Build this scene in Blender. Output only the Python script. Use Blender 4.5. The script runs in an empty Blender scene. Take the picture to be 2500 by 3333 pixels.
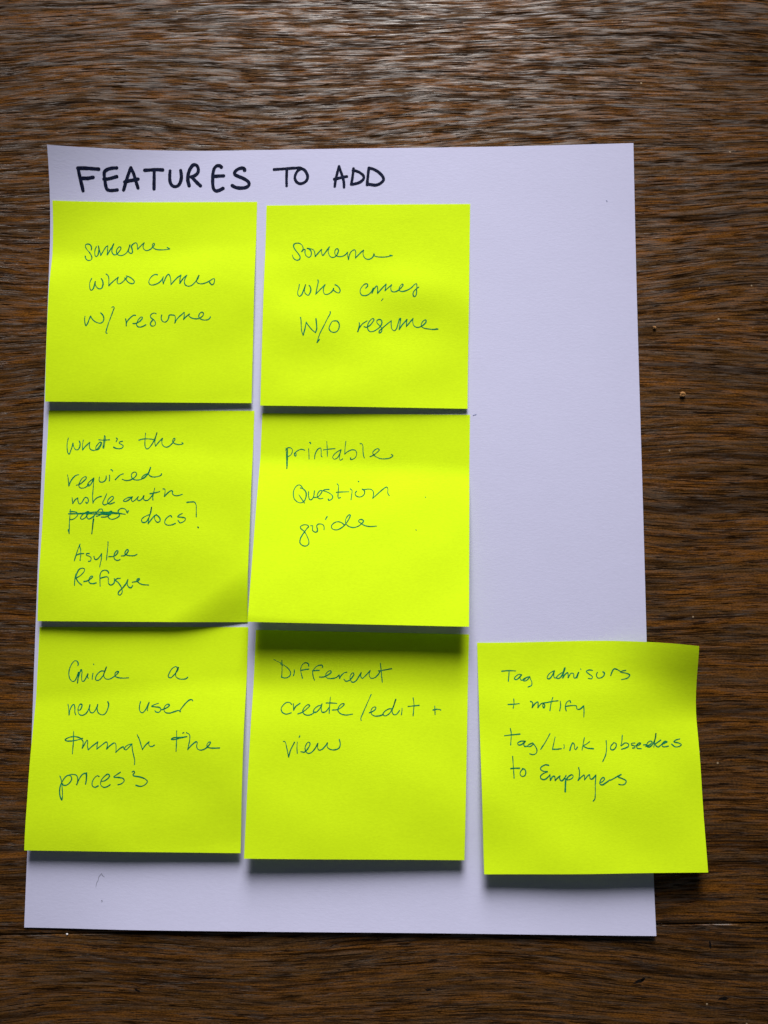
import bpy, math, random
from mathutils import Matrix, Vector

scene = bpy.context.scene
MM = 0.001

# ---------------------------------------------------------------- camera
CAM_LOC = (0.023325, -0.021103, 0.284429)
CAM_ROT = ((0.9996869, 0.002254, 0.024919), (-5.93e-05, 0.9961446, -0.0877261), (-0.0250206, 0.0876971, 0.9958329))
CAM_LENS = 28.0828

cam_data = bpy.data.cameras.new('camera')
cam_data.sensor_width = 36.0
cam_data.sensor_fit = 'AUTO'
cam_data.lens = CAM_LENS
cam_data.clip_start = 0.01
cam_data.clip_end = 20.0
cam = bpy.data.objects.new('camera', cam_data)
scene.collection.objects.link(cam)
cam.matrix_world = Matrix.Translation(CAM_LOC) @ Matrix(CAM_ROT).to_4x4()
scene.camera = cam

# ---------------------------------------------------------------- light: one soft window beyond the top of the picture, dim room
world = bpy.data.worlds.new('World')
scene.world = world
world.use_nodes = True
bg = world.node_tree.nodes['Background']
bg.inputs['Color'].default_value = (0.80, 0.90, 1.0, 1)
bg.inputs['Strength'].default_value = 0.055

LAMP_ELEV, LAMP_DIST, LAMP_AZ = math.radians(27), 0.95, math.radians(-1)
lamp_data = bpy.data.lights.new('window_light', 'AREA')
lamp_data.shape = 'RECTANGLE'
lamp_data.size = 0.40
lamp_data.size_y = 0.65
lamp_data.energy = 2.25
lamp_data.color = (1.0, 0.965, 0.94)
lamp_data.spread = math.radians(44)
lamp = bpy.data.objects.new('window_light', lamp_data)
scene.collection.objects.link(lamp)
aim = Vector((0.016, 0.03, 0.0))
lamp.location = aim + LAMP_DIST * Vector((-math.sin(LAMP_AZ) * math.cos(LAMP_ELEV), math.cos(LAMP_AZ) * math.cos(LAMP_ELEV), math.sin(LAMP_ELEV)))
lamp.rotation_euler = (aim - lamp.location).to_track_quat('-Z', 'Y').to_euler()

vs = scene.view_settings
vs.view_transform = 'Standard'
vs.look = 'None'
vs.exposure = 0.0
vs.gamma = 1.0
vs.use_curve_mapping = False

# ---------------------------------------------------------------- shapes of the papers (millimetres, sheet centre = origin)
def sstep(a, b, x):
    t = (x - a) / (b - a)
    t = 0.0 if t < 0 else 1.0 if t > 1 else t
    return t * t * (3 - 2 * t)

SW, SH = 215.9, 279.4
def sheet_z(x, y):
    """Height of the sheet above the table: curled top left corner, slightly sprung lower edge."""
    dx, dy = max(0.0, x + SW / 2), max(0.0, SH / 2 - y)
    c = max(0.0, 1 - (dx / 66 + dy / 40))
    z = 0.22 + 5.6 * c ** 2
    ex = max(0.0, SW / 2 - x)
    c2 = max(0.0, 1 - (ex / 80 + dy / 60))
    z += 1.1 * c2 ** 2
    e = max(0.0, 1 - (y + SH / 2) / 32)
    z += 1.35 * e ** 2 * sstep(-SW / 2 - 2, -SW / 2 + 45, x)
    z += 0.22 * math.sin(x / 26 + y / 41 + .7) * math.sin(y / 34 - x / 57) + 0.22
    return z

def lift_table(fold, fade):
    n, acc, out = 200, 0.0, [0.0]
    for i in range(n):
        t = (i + .5) / n
        k = max(0.0, (t - fold) / (1 - fold))
        acc += sstep(0, .13, k) * (1 - fade * k ** .6)
        out.append(acc)
    return [a / acc for a in out]

class Note:
    def __init__(s, corners, hl, hr, fold, fade, seed, wav=1.0, tr=0.0, bend=0.0, bow=0.0, tilt=0.0):
        s.c, s.hl, s.hr, s.tr, s.bend, s.bow, s.tilt = corners, hl, hr, tr, bend, bow, tilt
        s.tab = lift_table(fold, fade)
        r = random.Random(seed)
        s.w = []
        for i in range(7):
            a = r.uniform(-.7, .7) + math.pi / 2
            L = r.uniform(.28, .8)
            s.w.append((wav * r.uniform(.05, .17) * L, math.cos(a) / L * 6.28, math.sin(a) / L * 6.28, r.uniform(0, 6.28)))
        s.fold = fold
    def rise(s, u, v):
        t = min(max(v, 0), 1) * 200
        i = min(199, int(t)); f = t - i
        L = s.tab[i] * (1 - f) + s.tab[i + 1] * f
        fv = v + s.tilt * (u - .5)
        if s.tilt:
            t = min(max(fv, 0), 1) * 200; i = min(199, int(t)); f = t - i
            L = s.tab[i] * (1 - f) + s.tab[i + 1] * f
        z = L * (s.hl * (1 - u) + s.hr * u)
        q = .25 + .75 * sstep(s.fold * .3, s.fold + .25, v)
        for a, ku, kv, p in s.w:
            z += a * q * (math.sin(ku * u + kv * v + p) + 1)
        if s.tr:
            z += s.tr * sstep(.48, 1.12, u) * sstep(.36, -.1, v)
        if s.bend:
            d = (u * .2 + v * .30 - (.2 + .30 * .79)) / .063
            if d > -.25:
                z -= (z - .05) * sstep(-.25, 1.25, d) * 1.05 * s.bend
        return max(z, .02)
    def xy(s, u, v):
        (ax, ay), (bx, by), (cx, cy), (dx, dy) = s.c
        x = (ax * (1 - u) + bx * u) * (1 - v) + (dx * (1 - u) + cx * u) * v
        y = (ay * (1 - u) + by * u) * (1 - v) + (dy * (1 - u) + cy * u) * v
        if s.bow:
            y += s.bow * u * u * (1 - u) * 6.75 * (1 - v) ** 2
        return x, y
    def at(s, u, v):
        x, y = s.xy(u, v)
        return x, y, sheet_z(x, y) + .18 + s.rise(u, v)
    def normal(s, u, v):
        e = .004
        a, b = s.at(u + e, v), s.at(u - e, v)
        c, d = s.at(u, v - e), s.at(u, v + e)
        p = [a[i] - b[i] for i in range(3)]; q = [c[i] - d[i] for i in range(3)]
        n = [p[1] * q[2] - p[2] * q[1], p[2] * q[0] - p[0] * q[2], p[0] * q[1] - p[1] * q[0]]
        l = math.sqrt(sum(k * k for k in n))
        return [k / l for k in n]


# ---------------------------------------------------------------- helpers
def link(name, verts, faces, mat, parent=None, smooth=True, origin=(0, 0, 0)):
    """One mesh object from millimetre vertices."""
    ox, oy, oz = origin
    me = bpy.data.meshes.new(name)
    me.from_pydata([((x - ox) * MM, (y - oy) * MM, (z - oz) * MM) for x, y, z in verts], [], faces)
    me.polygons.foreach_set('use_smooth', [smooth] * len(me.polygons))
    me.materials.append(mat)
    me.update()
    o = bpy.data.objects.new(name, me)
    scene.collection.objects.link(o)
    if parent is None:
        o.location = (ox * MM, oy * MM, oz * MM)
    else:
        o.parent = parent
    return o

def tag(o, label=None, category=None, group=None, kind=None):
    for k, v in (('label', label), ('category', category), ('group', group), ('kind', kind)):
        if v:
            o[k] = v

class Graph:
    def __init__(s, name):
        s.mat = bpy.data.materials.new(name)
        s.mat.use_nodes = True
        s.t = s.mat.node_tree
        s.bsdf = s.t.nodes['Principled BSDF']
    def n(s, kind, **kw):
        nd = s.t.nodes.new('ShaderNode' + kind)
        for k, v in kw.items():
            setattr(nd, k, v)
        return nd
    def put(s, socket, v):
        if hasattr(v, 'is_output') or isinstance(v, bpy.types.NodeSocket):
            s.t.links.new(v, socket)
        else:
            socket.default_value = v
    def math(s, op, a, b=0.0, c=None, clamp=False):
        nd = s.n('Math', operation=op, use_clamp=clamp)
        s.put(nd.inputs[0], a); s.put(nd.inputs[1], b)
        if c is not None:
            s.put(nd.inputs[2], c)
        return nd.outputs[0]
    def coords(s):
        return s.n('TexCoord').outputs['Object']
    def mapped(s, vec, scale, loc=(0, 0, 0)):
        nd = s.n('Mapping')
        s.put(nd.inputs['Vector'], vec)
        nd.inputs['Scale'].default_value = scale
        nd.inputs['Location'].default_value = loc
        return nd.outputs[0]
    def noise(s, vec, scale=1.0, detail=2.0, rough=0.5, dist=0.0):
        nd = s.n('TexNoise')
        s.put(nd.inputs['Vector'], vec)
        nd.inputs['Scale'].default_value = scale
        nd.inputs['Detail'].default_value = detail
        nd.inputs['Roughness'].default_value = rough
        nd.inputs['Distortion'].default_value = dist
        return nd.outputs[0]
    def ramp(s, v, lo, hi, a=0.0, b=1.0, smooth=True):
        nd = s.n('MapRange', interpolation_type='SMOOTHSTEP' if smooth else 'LINEAR')
        s.put(nd.inputs['Value'], v)
        for k, x in zip(('From Min', 'From Max', 'To Min', 'To Max'), (lo, hi, a, b)):
            s.put(nd.inputs[k], x)
        return nd.outputs[0]
    def mix(s, f, a, b, mode='MIX'):
        nd = s.n('Mix', data_type='RGBA', blend_type=mode)
        s.put(nd.inputs[0], f)
        s.put(nd.inputs[6], a if not isinstance(a, tuple) else (*a, 1))
        s.put(nd.inputs[7], b if not isinstance(b, tuple) else (*b, 1))
        return nd.outputs[2]
    def bump(s, h, strength, dist, normal=None):
        nd = s.n('Bump')
        nd.inputs['Strength'].default_value = strength
        nd.inputs['Distance'].default_value = dist
        s.put(nd.inputs['Height'], h)
        if normal is not None:
            s.put(nd.inputs['Normal'], normal)
        return nd.outputs[0]

# ---------------------------------------------------------------- materials
def wood_material(name, warm, seed):
    """Worn dark oak: grain runs along x, open pores, orange heart patches, scuffed grey flakes of old varnish."""
    g = Graph(name)
    raw = g.mapped(g.coords(), (1000, 1000, 1000), (seed, seed * .37, 0))       # millimetres
    sep = g.n('SeparateXYZ'); g.put(sep.inputs[0], raw)
    X, Y = sep.outputs[0], sep.outputs[1]
    big = g.noise(g.mapped(raw, (.006, .013, 0)), detail=1.0)
    mid = g.noise(g.mapped(raw, (.022, .06, 0)), detail=1.5)
    y2 = g.math('ADD', Y, g.math('MULTIPLY', g.math('SUBTRACT', big, .5), 24))
    y2 = g.math('ADD', y2, g.math('MULTIPLY', g.math('SUBTRACT', mid, .5), 1.8))
    cmb = g.n('CombineXYZ'); g.put(cmb.inputs[0], X); g.put(cmb.inputs[1], y2)
    P = cmb.outputs[0]
    def streak(sx, sy, d=3.0, r=.55, off=0.0, dist=0.0):
        return g.noise(g.mapped(P, (sx, sy, 0), (off, off * 1.7, off)), detail=d, rough=r, dist=dist)
    broad = streak(.008, .05, 2, .55, 3)
    patch = streak(.024, .24, 3, .6, 71, .3)
    rings = streak(.011, .30, 3, .6, 9)
    fibre = streak(.034, .95, 3, .56, 17)
    fine = streak(.12, 2.9, 3, .6, 29)
    cracks = streak(.012, .55, 3, .58, 41)
    dashes = streak(.10, 2.3, 2, .5, 53)
    flake = streak(.075, .72, 4, .58, 67, .3)
    veil = streak(.018, .22, 4, .62, 97, .2)
    # colour
    black, dark, brown, orange, grey = (.0034, .0019, .0011), (.021, .0095, .0034), (.092, .041, .0100), (.165, .061, .0085), (.088, .050, .024)
    warmth = g.math('MULTIPLY', g.ramp(patch, .40, .62), warm)
    col = g.mix(warmth, brown, orange)
    col = g.mix(g.math('MULTIPLY', g.ramp(broad, .44, .60), g.math('MULTIPLY', g.ramp(veil, .46, .64), .45)), col, grey)
    col = g.mix(g.math('MULTIPLY', g.ramp(rings, .50, .66), .75), col, dark)
    col = g.mix(g.math('MULTIPLY', g.ramp(fibre, .48, .36), .65), col, dark)
    col = g.mix(g.math('MULTIPLY', g.ramp(fine, .50, .36), .8), col, dark)
    fl = g.math('MULTIPLY', g.ramp(flake, .56, .60), g.ramp(broad, .36, .56, .04, .38))
    col = g.mix(fl, col, grey)
    ck = g.ramp(g.math('ABSOLUTE', g.math('SUBTRACT', cracks, .5)), .019, .007)
    ck = g.math('MULTIPLY', ck, g.ramp(streak(.022, .14, 2, .5, 83), .40, .49))
    c2 = g.ramp(g.math('ABSOLUTE', g.math('SUBTRACT', streak(.024, .95, 2, .55, 151), .47)), .016, .005)
    ck = g.math('MAXIMUM', ck, g.math('MULTIPLY', c2, g.ramp(streak(.035, .3, 2, .5, 163), .47, .55)))
    pr = g.math('MAXIMUM', g.ramp(dashes, .405, .365), g.math('MULTIPLY', g.ramp(streak(.035, .9, 2, .5, 131), .375, .335), .95))
    gap = g.math('MAXIMUM', ck, pr)
    col = g.mix(g.math('MULTIPLY', gap, .84), col, black)
    grit = g.noise(g.mapped(raw, (1.3, 2.6, 0)), detail=2, rough=.7)
    col = g.mix(1.0, col, g.ramp(grit, .3, .7, .50, 1.22), 'MULTIPLY')
    vor = g.n('TexVoronoi', feature='F1')
    g.put(vor.inputs['Vector'], g.mapped(raw, (.16, .16, 0), (5, 2, 0)))
    vor.inputs['Scale'].default_value = 1.0
    vsep = g.n('SeparateColor'); g.put(vsep.inputs[0], vor.outputs['Color'])
    speck = g.math('MULTIPLY', g.ramp(vor.outputs['Distance'], .07, .04), g.ramp(vsep.outputs[0], .86, .9))
    col = g.mix(speck, col, (.30, .22, .14))
    g.put(g.bsdf.inputs['Base Color'], col)
    # varnish: shinier where it is still whole, dull in the pores
    g.put(g.bsdf.inputs['Roughness'], g.math('ADD', g.ramp(flake, .48, .60, 0.48, .40), g.math('MULTIPLY', gap, .4), clamp=True))
    g.put(g.bsdf.inputs['Specular IOR Level'], g.math('MULTIPLY', g.ramp(flake, .42, .66, .04, .90), g.ramp(gap, 0, 1, 1, .1)))
    h = g.math('ADD', g.math('MULTIPLY', fibre, .30), g.math('MULTIPLY', fine, .08))
    h = g.math('ADD', h, g.math('MULTIPLY', g.ramp(flake, .54, .62), .05))
    h = g.math('SUBTRACT', h, g.math('MULTIPLY', gap, .3))
    h = g.math('ADD', h, g.math('MULTIPLY', rings, .35))
    g.put(g.bsdf.inputs['Normal'], g.bump(h, 1.0, .00019))
    return g.mat

def paper_material(name, colour, mottle, fibre_h, seed, fine=1.0):
    g = Graph(name)
    raw = g.mapped(g.coords(), (1000, 1000, 1000), (seed, seed * 2.1, 0))
    a = g.noise(g.mapped(raw, (.55 * fine, 1.3 * fine, .5)), detail=4, rough=.7)
    b = g.noise(g.mapped(raw, (.06, .09, .05)), detail=3, rough=.6)
    c = g.noise(g.mapped(raw, (1.6, 2.6, 1)), detail=2, rough=.6)
    f = g.math('ADD', g.math('MULTIPLY', g.math('SUBTRACT', a, .5), mottle), g.math('MULTIPLY', g.math('SUBTRACT', b, .5), mottle * .45))
    f = g.math('ADD', f, 1.0)
    val = g.n('CombineColor'); 
    for i in range(3):
        g.put(val.inputs[i], f)
    g.put(g.bsdf.inputs['Base Color'], g.mix(1.0, colour, val.outputs[0], 'MULTIPLY'))
    g.put(g.bsdf.inputs['Roughness'], .85)
    g.put(g.bsdf.inputs['Specular IOR Level'], .06)
    h = g.math('ADD', g.math('MULTIPLY', a, 1.0), g.math('MULTIPLY', c, .5))
    h = g.math('ADD', h, g.math('MULTIPLY', b, .8))
    g.put(g.bsdf.inputs['Normal'], g.bump(h, 1.0, fibre_h))
    return g.mat

def ink_material(name, colour, vary, rough=.6):
    g = Graph(name)
    raw = g.mapped(g.coords(), (1000, 1000, 1000))
    a = g.noise(g.mapped(raw, (1.1, 1.1, 1.1)), detail=3, rough=.7)
    lo = tuple(c * (1 - vary) for c in colour); hi = tuple(c * (1 + vary) for c in colour)
    g.put(g.bsdf.inputs['Base Color'], g.mix(g.ramp(a, .35, .65), lo, hi))
    g.put(g.bsdf.inputs['Roughness'], rough)
    g.put(g.bsdf.inputs['Specular IOR Level'], .03)
    return g.mat

M_WOOD = wood_material('dark_oak', 1.0, 0)
M_WOOD2 = wood_material('dark_oak_second_plank', .6, 731)
M_PAPER = paper_material('white_paper', (.53, .535, .74), .10, .00003, 3)
M_NOTE = paper_material('fluorescent_note_paper', (.67, .93, .010), .24, .00003, 11, 1.5)
M_BACK = paper_material('fluorescent_note_underside', (.67, .93, .010), .2, .00003, 12, 1.5)
for m, share in ((M_NOTE, .14), (M_BACK, .40)):                      # thin paper lets a little light through
    t = m.node_tree
    tr = t.nodes.new('ShaderNodeBsdfTranslucent'); tr.inputs['Color'].default_value = (.82, .95, .22, 1)
    mx = t.nodes.new('ShaderNodeMixShader'); mx.inputs[0].default_value = share
    t.links.new(t.nodes['Principled BSDF'].outputs[0], mx.inputs[1]); t.links.new(tr.outputs[0], mx.inputs[2])
    t.links.new(mx.outputs[0], t.nodes['Material Output'].inputs['Surface'])
M_PEN = ink_material('ballpoint_ink', (.007, .185, .068), .3)
M_MARKER = ink_material('navy_marker_ink', (.0055, .008, .028), .4, .6)
M_PENCIL = ink_material('pencil_line', (.26, .27, .36), .3)
M_BLUE = ink_material('pale_blue_speck', (.22, .24, .42), .3)
M_CRUMB = paper_material('crumb', (.30, .155, .06), .6, .0004, 5)
M_FLUFF = paper_material('fluff', (.62, .60, .62), .3, .0004, 7)
M_NICK = paper_material('bare_dark_nick', (.005, .004, .004), .5, .0003, 9)
M_SCRATCH = paper_material('light_scratch', (.16, .075, .028), .5, .0003, 10)

# ---------------------------------------------------------------- table top: two planks meeting in a fine seam
def seam_y(x):
    return -142.5 + (x + 116.6) * .0252
def plank(name, y_of_edge, far, mat, up):
    """A long board whose seam edge is eased over; up = +1 if the board lies beyond the seam."""
    xs = [-700 + 14 * i for i in range(101)]
    prof = [(.16, -12), (.16, -.55), (.24, -.22), (.50, -.05), (1.2, 0)]
    rows = []
    for d, z in prof:
        rows.append([(x, y_of_edge(x) + up * d, z) for x in xs])
    for k in (.02, .1, .3, .6, 1.0):
        rows.append([(x, (y_of_edge(x) + up * 1.2) * (1 - k) + far * k, 0) for x in xs])
    rows.append([(x, far, -12) for x in xs])
    v = [p for r in rows for p in r]
    n = len(xs); f = []
    for i in range(len(rows) - 1):
        for j in range(n - 1):
            q = (i * n + j, i * n + j + 1, (i + 1) * n + j + 1, (i + 1) * n + j)
            f.append(q if up > 0 else q[::-1])
    return v, f
v1, f1 = plank('a', seam_y, 620, M_WOOD, 1)
v2, f2 = plank('b', seam_y, -620, M_WOOD2, -1)
k = len(v1)
table = link('tabletop', v1 + v2, f1 + [tuple(i + k for i in q) for q in f2], M_WOOD)
table.data.materials.append(M_WOOD2)
for p in table.data.polygons[len(f1):]:
    p.material_index = 1
tag(table, 'worn dark brown oak table top with open horizontal grain', 'table top', kind='structure')

rnd = random.Random(4)
def blot(name, cx, cy, rx, ry, mat, rot=0.0, z=.02, spikes=.35, label=None):
    """A flat ragged nick or stain lying in the surface of the wood."""
    n = 18
    v = [(cx, cy, z)]
    for i in range(n):
        a = 6.283 * i / n
        r = 1 + rnd.uniform(-spikes, spikes)
        x, y = math.cos(a) * rx * r, math.sin(a) * ry * r
        v.append((cx + x * math.cos(rot) - y * math.sin(rot), cy + x * math.sin(rot) + y * math.cos(rot), z))
    o = link(name, v, [(0, 1 + i, 1 + (i + 1) % n) for i in range(n)], mat, table, False)
    if label:
        o['label'] = label
for cx, cy, rx, ry, rot in ((-68.2, -160.2, 1.0, .4, -.3), (102.2, -155.2, 1.9, .45, .35), (103.6, -154.6, .8, .5, .5), (130.3, -160.4, 1.7, .6, .12),
                            (126.5, -143.1, .4, 1.1, .1), (31.3, -158.8, 1.1, .45, 0)):
    blot('nick', cx, cy, rx, ry, M_NICK, rot)

# ---------------------------------------------------------------- pen strokes
def parse_stroke(s):
    out = []
    for t in s.split():
        c = t.endswith('*')
        x, y = t.rstrip('*').split(',')
        out.append((float(x), float(y), c))
    return out

def smooth_runs(pts, step):
    """Catmull-Rom through the points, broken at the marked corners; returns polylines."""
    runs, cur = [], []
    for i, p in enumerate(pts):
        cur.append(p[:2])
        if p[2] and 0 < i < len(pts) - 1:
            runs.append(cur); cur = [p[:2]]
    runs.append(cur)
    out = []
    for r in runs:
        if len(r) < 2:
            continue
        line = []
        ext = [(2 * r[0][0] - r[1][0], 2 * r[0][1] - r[1][1])] + r + [(2 * r[-1][0] - r[-2][0], 2 * r[-1][1] - r[-2][1])]
        for i in range(1, len(ext) - 2):
            p0, p1, p2, p3 = ext[i - 1:i + 3]
            d = [max(1e-4, math.dist(a, b)) ** .5 for a, b in ((p0, p1), (p1, p2), (p2, p3))]
            n = max(2, int(math.dist(p1, p2) / step) + 1)
            m1 = [(p2[k] - p1[k]) + d[1] * ((p1[k] - p0[k]) / d[0] - (p2[k] - p0[k]) / (d[0] + d[1])) for k in (0, 1)]
            m2 = [(p2[k] - p1[k]) + d[1] * ((p3[k] - p2[k]) / d[2] - (p3[k] - p1[k]) / (d[1] + d[2])) for k in (0, 1)]
            for j in range(n):
                t = j / n
                a, b = 2 * t ** 3 - 3 * t ** 2 + 1, t ** 3 - 2 * t ** 2 + t
                c, e = -2 * t ** 3 + 3 * t ** 2, t ** 3 - t ** 2
                line.append(tuple(a * p1[k] + b * m1[k] + c * p2[k] + e * m2[k] for k in (0, 1)))
        line.append(r[-1])
        out.append(line)
    return out

def ribbon(lines, width, surface, offset, verts, faces, seed, vary=.16, caps=3):
    """Flat ink line of the given width on surface(x, y) -> (point, normal); x, y in millimetres."""
    rr = random.Random(seed)
    for line in lines:
        r = width / 2
        a = Vector(line[0]) - Vector(line[1]); b = Vector(line[-1]) - Vector(line[-2])
        if a.length < 1e-6 or b.length < 1e-6:
            continue
        a.normalize(); b.normalize()
        pts = []
        for i in range(caps, 0, -1):
            d = r * i / caps * .98
            pts.append((line[0][0] + a.x * d, line[0][1] + a.y * d, math.sqrt(max(.03, 1 - (d / r) ** 2))))
        pts += [(x, y, 1.0) for x, y in line]
        for i in range(1, caps + 1):
            d = r * i / caps * .98
            pts.append((line[-1][0] + b.x * d, line[-1][1] + b.y * d, math.sqrt(max(.03, 1 - (d / r) ** 2))))
        ph, fq = rr.uniform(0, 6), rr.uniform(.5, 1.1)
        s = 0.0; base = len(verts)
        for i, (x, y, k) in enumerate(pts):
            q = pts[min(i + 1, len(pts) - 1)]; p = pts[max(i - 1, 0)]
            t = Vector((q[0] - p[0], q[1] - p[1]))
            s += t.length / 2
            if t.length < 1e-7:
                t = Vector((1, 0))
            t.normalize()
            w = r * k * (1 + vary * (math.sin(s * fq + ph) * .6 + math.sin(s * fq * 3.1 + ph * 2) * .4) - vary * .6 * t.y * (1 if surface.flip else -1))
            for sgn in (1, -1):
                verts.append(surface(x - t.y * w * sgn, y + t.x * w * sgn, offset))
        for i in range(len(pts) - 1):
            j = base + 2 * i
            q = (j, j + 1, j + 3, j + 2)
            faces.append(q[::-1] if surface.flip else q)

# ---------------------------------------------------------------- sheet of paper
def grid(at, nu, nv, thick):
    """A closed thin sheet over u, v in 0..1 (v runs down the page)."""
    top = [at(i / nu, j / nv) for j in range(nv + 1) for i in range(nu + 1)]
    bot = [(x, y, z - thick) for x, y, z in top]
    n = len(top); w = nu + 1; f = []
    for j in range(nv):
        for i in range(nu):
            a = j * w + i
            f.append((a, a + w, a + w + 1, a + 1))
            f.append((n + a, n + a + 1, n + a + w + 1, n + a + w))
    rim = [i for i in range(w)] + [j * w + nu for j in range(1, nv + 1)] + [nv * w + i for i in range(nu - 1, -1, -1)] + [j * w for j in range(nv - 1, 0, -1)]
    edge = [top[i] for i in rim] + [bot[i] for i in rim]            # own vertices, so the cut edge stays crisp
    m = len(rim)
    for k in range(m):
        q = (k + 1) % m
        f.append((2 * n + k, 2 * n + m + k, 2 * n + m + q, 2 * n + q))
    return top + bot + edge, f

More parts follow.
